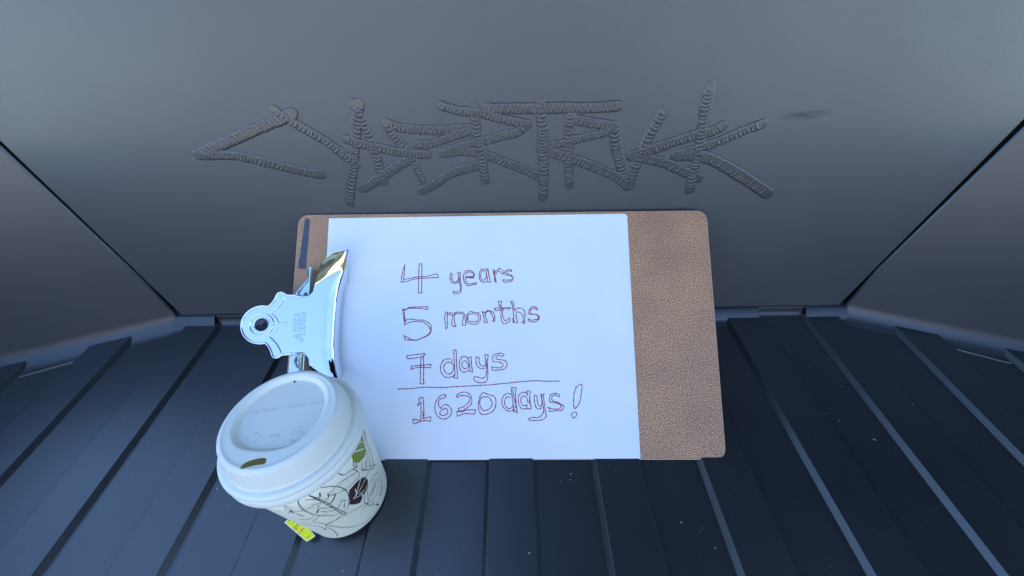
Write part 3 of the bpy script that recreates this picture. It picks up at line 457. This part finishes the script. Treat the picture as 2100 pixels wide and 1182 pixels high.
# embossed lettering on the bulkhead: every stroke is one ripple-textured bead
def stroke(i, pts, w):
    rnd = random.Random(50+i)
    L = smooth_line([(p[0], p[1], 0) for p in pts], .55)
    # arc length
    S = [0]
    for a, b in zip(L, L[1:]): S.append(S[-1]+(b-a).length)
    T = S[-1]; w = w*1.06; hw0 = w/2; N = 16
    ripples = []; s = -hw0
    while s < T+2*hw0: ripples.append(s); s += rnd.uniform(2.3, 3.9)
    rot = [rnd.uniform(-.35, .35) for _ in ripples]; amp = [rnd.uniform(.6, 1.25) for _ in ripples]
    wid = [rnd.uniform(.90, 1.08) for _ in ripples]
    import bisect
    def saw(q):
        j = bisect.bisect_right(ripples, q)-1; j = max(0, min(j, len(ripples)-2))
        return j, (q-ripples[j])/(ripples[j+1]-ripples[j])
    V = []; F = []
    # extend to round caps
    d0 = (L[0]-L[2]).normalized(); d1 = (L[-1]-L[-3]).normalized()
    ext = int(hw0/.55)
    path = [L[0]+d0*.55*k for k in range(ext, 0, -1)]+L+[L[-1]+d1*.55*k for k in range(1, ext+1)]
    s0 = -ext*.55; M = len(path)
    for a, p in enumerate(path):
        s = s0+a*.55 if a < ext else (S[a-ext] if a-ext < len(S) else T+(a-ext-len(S)+1)*.55)
        t = (path[min(a+1, M-1)]-path[max(a-1, 0)]).normalized(); n = Vector((-t.y, t.x, 0))
        over = max(0, -s, s-T); cap = math.sqrt(max(0.0, 1-(over/(ext*.55+.3))**2))
        j, fr = saw(s); fr = max(0.0, min(1.0, fr))
        hw = hw0*cap*(wid[j]*(1-fr)+wid[min(j+1, len(wid)-1)]*fr)*(1+.05*(1-fr))
        for b in range(N+1):
            u = -1+2*b/N
            q = s+u*u*hw0*.62+u*rot[j]*2.2
            jj, f2 = saw(q)
            rip = min(1.0, max(0.0, 1-f2))**1.3*amp[jj]
            # the end discs stay smooth
            endf = min(1, min(abs(s+hw0*.2), abs(T-s+hw0*.2))/(hw0*.9)) if (s < hw0*.9 or s > T-hw0*.9) else 1
            dome = (max(0.0, 1-abs(u)**5))**.5
            h = dome*(.42+.035*(i % 7))*math.sqrt(max(cap, 0.0))+rip*.44*min(1, (1-abs(u))*4)*endf*cap+.22
            if b in (0, N): h = -.3
            x = p+n*(u*hw); V.append(wallp(x.x, x.y, h))
        if a:
            k = a*(N+1)
            for b in range(N): F.append((k-N-1+b, k-N+b, k+b+1, k+b))
    o = mesh_obj('letter_stroke', V, F, M_stroke, wall, True)
    return o
for i, (pts, w) in enumerate(GR): stroke(i, pts, w)

# faint rubbed smear right of the lettering
# ------------------------------------------------------------------ clipboard
bO = Vector(BO)*MM; bA, bB, bN = Vector(BA), Vector(BB), Vector(BN)
BM = Matrix(((bA.x, bB.x, bN.x, bO.x), (bA.y, bB.y, bN.y, bO.y), (bA.z, bB.z, bN.z, bO.z), (0, 0, 0, 1)))
cb = empty('clipboard', 'brown hardboard clipboard with a large chrome clip, leaning sideways on the wall', 'clipboard')
cb.matrix_world = BM
BW, BH = 385.4, 221.5
def round_rect(x0, y0, x1, y1, r, n=8):
    P = []
    for cx, cy, a0 in ((x1-r, y0+r, -90), (x1-r, y1-r, 0), (x0+r, y1-r, 90), (x0+r, y0+r, 180)):
        for i in range(n+1):
            a = math.radians(a0+90*i/n); P.append((cx+r*math.cos(a), cy+r*math.sin(a)))
    return P
out = round_rect(0, 0, BW, BH, 9.5)
V = []; n = len(out)
ins = round_rect(.45, .45, BW-.45, BH-.45, 9.2)
V = [(x, y, 0) for x, y in ins]+[(x, y, -.45) for x, y in out]+[(x, max(y, 1.2), -1.6) for x, y in out]+[(x, max(y, 3.6), -2.8) for x, y in out]
F = [tuple(range(n)), tuple(range(3*n, 4*n))[::-1]]
for k in range(3):
    for i in range(n): F.append((k*n+i, k*n+n+i, k*n+n+(i+1) % n, k*n+(i+1) % n))
bd = mesh_obj('board', V, F, M_board, cb); fix_normals(bd)
bd.data.materials.append(simple('cut_edge', (.80, .60, .42), .6, bump=(900, .00005)).m)
for p in bd.data.polygons:
    if len(p.vertices) == 4 and p.center.z > -.0004: p.material_index = 1
# label strip along the left edge
V, F = prism(STICK, .0, .12); st = mesh_obj('label_strip', V, F, M_sticker, cb); fix_normals(st)
# small chip on the lower edge
VC = 117.3
# --- clip
clip = bpy.data.objects.new('clip', None); link(clip, cb)
def npl(u): return 14+(44-min(u, 44))*.11
def clip_plate():
    bm = bmesh.new()
    arc = []
    for k in range(0, 33):
        a = math.radians(76+208*k/32); arc.append((-11.7+16*math.cos(a), 16*math.sin(a)))
    up = [(25.2, 24.6), (15, 25.2), (7, 25.6), (4.6, 27.0), (2.2, 28.0), (-.2, 27.2), (-1.4, 25.2), (-2.6, 21.8), (-4.8, 18.2)]
    dn = [(x, -y) for x, y in up][::-1]
    outline = up+arc+dn
    hole = [(-11.7+5.5*math.cos(2*math.pi*k/28), 5.5*math.sin(2*math.pi*k/28)) for k in range(28)]
    def vv(x, y, dz=0): return bm.verts.new((x*MM, (y+VC)*MM, (npl(x)+dz)*MM))
    ov = [vv(*p) for p in outline]; hv = [vv(*p) for p in hole]
    es = [bm.edges.new((ov[i], ov[(i+1) % len(ov)])) for i in range(len(ov))]+[bm.edges.new((hv[i], hv[(i+1) % len(hv)])) for i in range(len(hv))]
    bmesh.ops.triangle_fill(bm, edges=es, use_beauty=True, use_dissolve=False)
    me = bpy.data.meshes.new('clip_plate'); bm.to_mesh(me); bm.free(); me.materials.append(M_chrome)
    o = link(bpy.data.objects.new('clip_plate', me), clip); fix_normals(o)
    for p in o.data.polygons:
        if p.normal.z < 0: p.flip()
    s = o.modifiers.new('solid', 'SOLIDIFY'); s.thickness = 1.1*MM; s.offset = -1; split(o)
    # rolled rims pressed into the sheet
    V = []; F = []
    P3 = lambda pts, dz: [(x, y+VC, npl(x)+dz) for x, y in pts]
    rim = smooth_line([(x, y, 0) for x, y in up[1:]+arc+dn[:-1]], 1.0)
    tube([(p.x, p.y+VC, npl(p.x)-.25) for p in rim], 1.0, 10, V, F)
    # collar round the hole, and the raised lines that run from it to the shoulders
    def ringt(r, rad, dz, cx=-11.7):
        pts = [(cx+r*math.cos(2*math.pi*k/48), r*math.sin(2*math.pi*k/48)) for k in range(49)]
        tube(P3(pts, dz), rad, 8, V, F)
    ringt(9.4, .75, -.1); ringt(6.0, .6, -.2)
    for sg in (1, -1):
        l = smooth_line([(5.6, 25.0*sg, 0), (4.2, 21.0*sg, 0), (.6, 15.5*sg, 0), (-3.6, 11.5*sg, 0), (-5.4, 10*sg, 0)], 1.0)
        tube([(p.x, p.y+VC, npl(p.x)-.1) for p in l], .8, 8, V, F)
        l = smooth_line([(-5.2, 10*sg, 0), (-.5, 6.0*sg, 0), (1.4, 2.6*sg, 0), (3, 1.5*sg, 0), (8.6, 1.3*sg, 0)], .8)
        tube([(p.x, p.y+VC, npl(p.x)-.1) for p in l], .6, 8, V, F)
    tube(P3([(5.6, 25.2), (14, 24.7), (25.0, 24.2)], -.3), .9, 8, V, F); tube(P3([(5.6, -25.2), (14, -24.7), (25.0, -24.2)], -.3), .9, 8, V, F)
    mesh_obj('rolled_rim', V, F, M_chrome, clip, True)
    # jaw: flat web, rolled front and two thumb wings
    uL = [(0, 25), (24.6, 25.0), (26.5, 26.8), (28.5, 28.6), (40, 30.3), (53.5, 33.4), (60, 37.0), (64, 41.6), (66.4, 47), (67.5, 53)]
    uR = [(0, 43.6), (20, 43.8), (30, 45.0), (38, 47.2), (44, 49.4), (55.5, 53), (67.5, 55.2)]
    rows = [-67.5+135*i/150 for i in range(151)]; V = []; F = []; NA = 26; NB = 14
    for v in rows:
        a = abs(v); l, r = interp(uL, a), interp(uR, a); wing = sm((a-30)/22)
        for j in range(NA+1):
            t = j/NA; u = l+(r-l)*t; z = npl(u)
            e = max(0, (a-30)/37)
            # thumb wing flares up and outwards from a curved crease, slightly hollow
            a0 = 34+14*t; d = max(0, a-a0); lift = .46*(d*d/(d+2.2)) if d else 0
            z += lift-wing*2.2*math.sin(math.pi*t)*min(1, d/14)
            z -= 1.7*max(0, (t-.70)/.30)**2*(1-wing)
            V.append((u+.52*lift, (v-math.copysign(.30*lift, v))+VC, z))
        ue, ve, z0 = V[-1]; ze = 1.2+(z0-2.5-1.2)*sm((a-38)/16); bul = 3.8*(1-.65*sm((a-40)/18))
        for j in range(1, NB+1):
            t = j/NB; ang = math.pi*t
            u = ue+bul*math.sin(ang*.78); z = z0+(ze-z0)*(1-math.cos(ang))/2
            V.append((u, ve, z))
    m = NA+NB+1
    for i in range(len(rows)-1):
        for j in range(m-1): F.append((i*m+j, i*m+j+1, (i+1)*m+j+1, (i+1)*m+j))
    jw = mesh_obj('jaw', V, F, M_chrome, clip, True)
    fix_normals(jw)
    jw.data.materials.append(M_gold_refl)
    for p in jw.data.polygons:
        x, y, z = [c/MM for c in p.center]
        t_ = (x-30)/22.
        if y-VC > 35.0+10*t_ and x < 56.5 and z > 12.5: p.material_index = 1  # gold reflection painted onto the upper wing faces
    s = jw.modifiers.new('solid', 'SOLIDIFY'); s.thickness = .8*MM; s.offset = -1; split(jw)
    # narrow foot of the jaw lying on the paper
    V, F = prism([(43.2, VC-44), (46.6, VC-44), (46.6, VC+44), (43.2, VC+44)], .85, 1.5)
    f = mesh_obj('jaw_foot', V, F, M_chrome, clip); fix_normals(f); bevel(f, .3)
    # stamped maker's name
    V, F = ribbons(ABL, .42, lambda x, y: (x, y, npl(x)+.05), .8, .05)
    mesh_obj('stamped_name', V, F, M_groove, clip)
    V, F = ribbons([[(-11.2, VC-7.2), (-10.4, VC-7.9)], [(-11.6, VC-7.6), (-10.9, VC-7.2)]], .35, lambda x, y: (x, y, npl(x)+.05))
    mesh_obj('stamped_mark', V, F, M_groove, clip)
    # spring bracket under the plate
    br = [(2, VC-52), (20, VC-52), (21, VC+28), (20.5, VC+46), (15.5, VC+45), (3.5, VC+29.5), (2, VC+27)]
    V, F = prism(br, .05, 1.3); b = mesh_obj('bracket', V, F, M_zinc, clip); fix_normals(b); bevel(b, .4)
    V, F = prism([(20.2, VC-50), (21.4, VC-50), (21.8, VC+50), (20.6, VC+50)], 1.2, 10.5)
    b = mesh_obj('bracket_flange', V, F, M_zinc, clip); fix_normals(b); bevel(b, .3)
    V = []; F = []
    # curled tab at the head of the bracket and its folded ridge
    tabp = [(14.8, 43, 1.4), (14.2, 46, 2.5), (14.6, 49, 4.4), (16, 51.4, 6.2), (18, 52.4, 7.6)]
    for k, (x, y, z) in enumerate(tabp):
        V += [(x, y+VC, z), (x+5.2-.4*k, y+VC-1.2, z+.6)]
        if k: F.append((2*k-2, 2*k-1, 2*k+1, 2*k))
    tb = mesh_obj('bracket_tab', V, F, M_zinc, clip, True); s = tb.modifiers.new('s', 'SOLIDIFY'); s.thickness = 1*MM
    V = []; F = []
    tube([(6, VC+29, 1.5), (10.5, VC+36, 1.6), (16, VC+43, 1.6)], .7, 8, V, F)
    tube([(19.6, VC+30, 1.5), (19.6, VC+37, 1.6), (17.5, VC+43, 1.6)], .5, 8, V, F)
    tube([(9+1.0*math.cos(t*.4), VC-38+t*.9, 2+1*math.sin(t*.4)) for t in range(26)], .9, 8, V, F)
    tag(mesh_obj('bracket_ridge', V, F, M_zinc, clip, True), kind='stuff')
    for (x, y, r) in ((15.2, VC+30.5, 2.1), (6, VC+27.6, 1.2), (10, VC-34, 2.2)):
        pv, pf = prism([(x+r*math.cos(2*math.pi*k/20), y+r*math.sin(2*math.pi*k/20)) for k in range(20)], 1.2, 2.4)
        rv = mesh_obj('rivet', pv, pf, M_zinc, clip); fix_normals(rv); bevel(rv, .5)
    # pivot pin between the plates
    V, F = tube([(16, VC-50, 6), (16, VC+29, 6)], 1.6, 12); mesh_obj('spring', V, F, M_zinc, clip, True)
clip_plate()

# --- sheets of paper under the clip
def zp(u, v):
    return .22*math.sin(u*.021+.6)*math.sin(v*.017+.4)+.10*math.sin(u*.05+v*.03)+.25
PX, PY, PR = 30.9, 1.65, .0048
sheet_labels = ['top white sheet on the clipboard bearing the handwritten day count in pen outline',
 'white sheet directly under the written top sheet, edge showing at the right',
 'third white sheet of the clipped pile, corner showing past the two above it',
 'lowest white sheet of the clipped pile, lying flat on the brown board']
top_sheet = None
for k, (dx, dy, dr) in enumerate(((0, 0, 0), (.9, -.9, .0004), (1.7, -1.9, .0012), (1.3, -.6, -.0022))):
    lift = .62-.17*k; V = []; F = []; NX, NY = 56, 44
    for j in range(NY+1):
        for i in range(NX+1):
            a, b = 279.4*i/NX, 215.9*j/NY; r = PR+dr
            u = PX+dx+a*math.cos(r)-b*math.sin(r); v = PY+dy+a*math.sin(r)+b*math.cos(r)
            curl = 0
            V.append((u, v, lift+zp(u, v)*(.9)+curl))
    for j in range(NY):
        for i in range(NX):
            q = j*(NX+1)+i; F.append((q, q+1, q+NX+2, q+NX+1))
    s = mesh_obj('paper_sheet', V, F, M_paper, None, True); s.matrix_world = BM
    m = s.modifiers.new('thick', 'SOLIDIFY'); m.thickness = .09*MM; m.offset = -1; split(s)
    tag(s, sheet_labels[k], 'paper', 'sheets held by the clipboard')
    if k == 0: top_sheet = s
V, F = ribbons(HW, .78, lambda x, y: (x, y, .62+zp(x, y)*.9+.06), .7, .16, 7)
mesh_obj('handwriting', V, F, M_ink, top_sheet)

# ------------------------------------------------------------------ cup
cup = empty('paper_cup', 'white lidded paper cup with green and brown leaf drawings, standing before the clip', 'cup')
cax = Vector((0, .09, 1)).normalized(); cex = Vector((1, 0, 0)); cey = cax.cross(cex)
B0 = Vector((-136.5, 76.2, 5.8))*MM
CM = Matrix(((cex.x, cey.x, cax.x, B0.x), (cex.y, cey.y, cax.y, B0.y), (cex.z, cey.z, cax.z, B0.z), (0, 0, 0, 1)))
cup.matrix_world = CM
def lathe(name, prof, mat, parent, N=128, close=False):
    V = []; F = []
    for r, z in prof:
        for k in range(N):
            a = 2*math.pi*k/N; V.append((r*math.cos(a), r*math.sin(a), z))
    for i in range(len(prof)-1):
        for k in range(N): F.append((i*N+k, i*N+(k+1) % N, (i+1)*N+(k+1) % N, (i+1)*N+k))
    return mesh_obj(name, V, F, mat, parent, True)
RB, RT, HT = 30., 37.6, 101.
def crad(h): return RB+(RT-RB)*h/HT
prof = [(0.05, 5), (crad(5)-1.0, 5), (crad(5)-.8, .8), (crad(0)-.6, .15), (crad(0)-.25, 0), (crad(.4), .4)]
prof += [(crad(h), h) for h in (2, 6, 20, 40, 60, 80, 97)]+[(crad(97)-.5, 97), (crad(80)-.5, 80), (crad(40)-.5, 40), (crad(6)-.5, 6), (.05, 6)]
lathe('cup_body', prof, M_cup, cup)
lathe('tea', [(.05, 96), (crad(96)-.6, 96)], M_tea, cup, 64)
lid = lathe('lid', [(31.45, 121.55), (31.75, 121.3), (31.95, 120.9), (32.4, 119.6), (33.6, 114.5), (34.8, 109.4), (34.7, 108.6), (34.5, 107.6), (34.6, 106.9), (35.3, 106.6), (36.9, 106.9), (38.2, 106.5), (39.0, 105.6), (39.25, 104.5), (39.0, 103.4), (38.3, 102.9), (37.9, 102.1), (38.1, 101.5), (38.7, 101.1), (39.3, 100.2), (39.6, 98.6), (39.7, 96.8), (39.3, 96.3), (38.6, 96.6), (38.5, 98.5)], M_lid, cup, 160)
def well(x, y):
    # sunken disc, cut off by the drinking shelf
    d = 24.8-math.hypot(x+.8, y-2.6)
    d2 = y+20.8+x*.04
    k = 2.2
    d = -math.log(math.exp(-d/k)+math.exp(-d2/k))*k
    return sm((d+.9)/3.2)*2.7
hx, hy, ha = -.7, -25.8, math.radians(14)
def slot(x, y):
    u = (x-hx)*math.cos(ha)+(y-hy)*math.sin(ha); w = -(x-hx)*math.sin(ha)+(y-hy)*math.cos(ha)-.028*u*u*-1+.2
    h = 4.2; u2 = max(0, abs(u)-h)
    return math.hypot(u2, w)-1.95
V = []; F = []; idx = {}
step = .4; R_ = 31.45
nr = int(R_/step)
# centre grid clipped to the disc, rim vertices snapped on the circle
rng_ = int(R_/step)+1
def vert(i, j):
    if (i, j) in idx: return idx[(i, j)]
    x, y = i*step, j*step; d = math.hypot(x, y)
    if d > R_-step*.75: x, y = x/d*R_, y/d*R_
    sdist = slot(x, y)
    if abs(sdist) < step*.5:
        e = .01; gx = (slot(x+e, y)-sdist)/e; gy = (slot(x, y+e)-sdist)/e; g = gx*gx+gy*gy+1e-9
        x -= sdist*gx/g; y -= sdist*gy/g
    d = math.hypot(x, y); z = 122.0-.45*sm((d-30.2)/1.3)-well(x, y)+.35*sm(1-abs(d-29.6)/1.6)
    idx[(i, j)] = len(V); V.append((x, y, z)); return idx[(i, j)]
for i in range(-rng_, rng_):
    for j in range(-rng_, rng_):
        x, y = (i+.5)*step, (j+.5)*step
        if math.hypot(x, y) > R_-step*.2: continue
        if slot(x, y) < -.02: continue
        F.append((vert(i, j), vert(i+1, j), vert(i+1, j+1), vert(i, j+1)))
lt = mesh_obj('lid_top', V, F, M_lid, lid, True)
s = lt.modifiers.new('s', 'SOLIDIFY'); s.thickness = .7*MM; s.offset = -1; split(lt)
# moulded marks on the lid
lp = lambda x, y: (x, y, 122.0-well(x, y)+.18)
V = []; F = []
for l in LID:
    L = smooth_line([(p[0], p[1], 0) for p in l], .6)
    if len(L) > 1: tube([(p.x, p.y, 122.0-well(p.x, p.y)+.02) for p in L], .22, 6, V, F)
mesh_obj('moulded_marks', V, F, M_lid, lid, True)
tc = bpy.data.curves.new('moulded_text', 'FONT'); tc.body = 'CAUTION CONTENTS HOT'; tc.size = 3.4*MM; tc.extrude = .14*MM; tc.bevel_depth = .04*MM
tc.space_character = 1.18
tmp = bpy.data.objects.new('tmp_text', tc); C.objects.link(tmp)
bpy.context.view_layer.update()
me = bpy.data.meshes.new_from_object(tmp.evaluated_get(bpy.context.evaluated_depsgraph_get()))
bpy.data.objects.remove(tmp); me.materials.clear(); me.materials.append(M_lid); me.name = 'moulded_text'
tx = link(bpy.data.objects.new('moulded_text', me), lid)
wt = max(v.co.x for v in me.vertices); ta = math.atan2(9.5-2.5, 19.5+25.4); sc = .0452/wt
tx.matrix_local = Matrix.Translation((-22.6*MM, 1.6*MM, 119.31*MM)) @ Matrix.Rotation(ta, 4, 'Z') @ Matrix.Diagonal((sc, 1, 1, 1))
V, F = prism([(-4.3+.5*math.cos(k*.52), 24.4+.5*math.sin(k*.52)) for k in range(12)], 120.4, 122.06-well(-4.3, 24.4))
mesh_obj('vent_hole', V, F, M_line, lid)
# leaf drawings printed on the wall of the cup
def cp(off):
    def f(th, h):
        # x is arc length on a mid-height radius
        a = th/34.; r = crad(h)+off; return (r*math.cos(a), r*math.sin(a), h)
    return f
arc = lambda L: [[(p[0]*34., p[1]) for p in l] for l in L]
V, F = ribbons(arc(KL), .44, cp(.13), .8, .22, 3); mesh_obj('leaf_outline_print', V, F, M_line, cup)
V, F = ribbons(arc(KT), .95, cp(.14), .8, .1, 4); tag(mesh_obj('ink_dash_print', V, F, M_line, cup), kind='stuff')
def fill(poly, off, mat, name):
    P = [(p[0]*34., p[1]) for p in poly]; V = []; F = []; f = cp(off); st = .35
    y0, y1 = min(p[1] for p in P), max(p[1] for p in P); n = int((y1-y0)/st)
    def spans(y):
        xs = []
        for i in range(len(P)):
            (xa, ya), (xb, yb) = P[i], P[(i+1) % len(P)]
            if (ya > y) != (yb > y): xs.append(xa+(xb-xa)*(y-ya)/(yb-ya))
        return sorted(xs)
    for k in range(n):
        ya, yb = y0+k*st, y0+(k+1)*st; ym = (ya+yb)/2; xs = spans(ym)
        for a, b in zip(xs[::2], xs[1::2]):
            m = max(1, int((b-a)/1.2))
            for q in range(m):
                xa, xb = a+(b-a)*q/m, a+(b-a)*(q+1)/m; i0 = len(V)
                V.extend([f(xa, ya), f(xb, ya), f(xb, yb), f(xa, yb)]); F.append((i0, i0+1, i0+2, i0+3))
    mesh_obj(name, V, F, mat, cup)
fill(GRN, .10, M_green, 'green_leaf_print'); fill(BRN, .10, M_brown, 'brown_leaf_print')
V, F = ribbons(arc(KW), .62, cp(.16), .8, .1, 5); mesh_obj('leaf_vein_print', V, F, M_white, cup)
V, F = ribbons(arc(GW), .75, cp(.16), .8, .1, 6); mesh_obj('leaf_slit_print', V, F, M_white, cup)

# ------------------------------------------------------------------ tea bag tag on its string
tg = empty('tea_bag_tag', 'small yellow tea bag tag hanging by a white string below the cup lid', 'tag')
t0, t1, t2, t3 = [Vector(v) for v in TF]; t0 = t0*MM
tg.matrix_world = Matrix(((t1.x, t2.x, t3.x, t0.x), (t1.y, t2.y, t3.y, t0.y), (t1.z, t2.z, t3.z, t0.z), (0, 0, 0, 1)))
V, F = prism(TQ, -.3, 0); o = mesh_obj('tag_border', V, F, M_tagedge, tg); fix_normals(o)
cxm = sum(p[0] for p in TQ)/len(TQ); cym = sum(p[1] for p in TQ)/len(TQ)
V, F = prism([(cxm+(x-cxm)*.94, cym+(y-cym)*.86) for x, y in TQ], -.2, .05); o = mesh_obj('tag_face', V, F, M_tag, tg); fix_normals(o)
V, F = ribbons(TD, .28, lambda x, y: (x, y, .09), .5); mesh_obj('tag_print', V, F, M_line, tg)
V, F = ribbons(TR, .32, lambda x, y: (x, y, .09), .5); mesh_obj('tag_print', V, F, M_red, tg)
V, F = ribbons(TG, .30, lambda x, y: (x, y, .09), .5); mesh_obj('tag_print', V, F, simple('print_olive', (.25, .33, .02), .5).m, tg)
inv = tg.matrix_world.inverted()
pts = []
for k, (th, h) in enumerate(STR):
    r = crad(h)+.7; pts.append(CM @ Vector((r*math.cos(th)*MM, r*math.sin(th)*MM, h*MM)))
head = tg.matrix_world @ Vector(((TQ[1][0]+.6)*MM, (TQ[1][1]-.5)*MM, .3*MM))
path = [head]+pts[1:]
path = [inv @ p for p in path]; path = [tuple(c/MM for c in p) for p in path]
L = smooth_line(path, 1.)
V, F = tube(L, .32, 6); V, F = tube([tuple(Vector(p)+Vector((.4, .5, .2))) for p in L], .28, 6, V, F); mesh_obj('string', V, F, M_string, tg, True)

# ------------------------------------------------------------------ crumbs and grit lying on the floor
rnd = random.Random(4); V = []; F = []
def speck(x, y, z, r):
    b = len(V)
    pts = [(1, 0, 0), (-1, 0, 0), (0, 1, 0), (0, -1, 0), (0, 0, 1), (0, 0, -1)]
    for p in pts: V.append((x+p[0]*r*rnd.uniform(.6, 1.4), y+p[1]*r*rnd.uniform(.6, 1.4), z+p[2]*r*rnd.uniform(.5, 1)))
    for f in ((0, 2, 4), (2, 1, 4), (1, 3, 4), (3, 0, 4), (2, 0, 5), (1, 2, 5), (3, 1, 5), (0, 3, 5)): F.append(tuple(b+i for i in f))
def on_rib(x):
    k = (x-RX0) % RP; return k < RW
for x, y in SPK:
    speck(x, y, (RH if on_rib(x) else 0)+.2, rnd.uniform(.28, .55))
for _ in range(420):
    x, y = rnd.uniform(-560, 560), rnd.uniform(-40, 245)
    k = (x-RX0) % RP
    if RW < k < RW+RC+.5 or k > RP-RC-.5: continue
    speck(x, y, (RH if k < RW else 0)+.1, rnd.uniform(.10, .26))
for l in SPK2:
    (xa, ya), (xb, yb) = l
    for t in range(4):
        f = t/4; speck(xa+(xb-xa)*f, ya+(yb-ya)*f, .3, .32)
cr = mesh_obj('crumbs', V, F, M_crumb); tag(cr, 'pale grit and crumbs scattered over the dark ribbed floor', 'grit', kind='stuff')
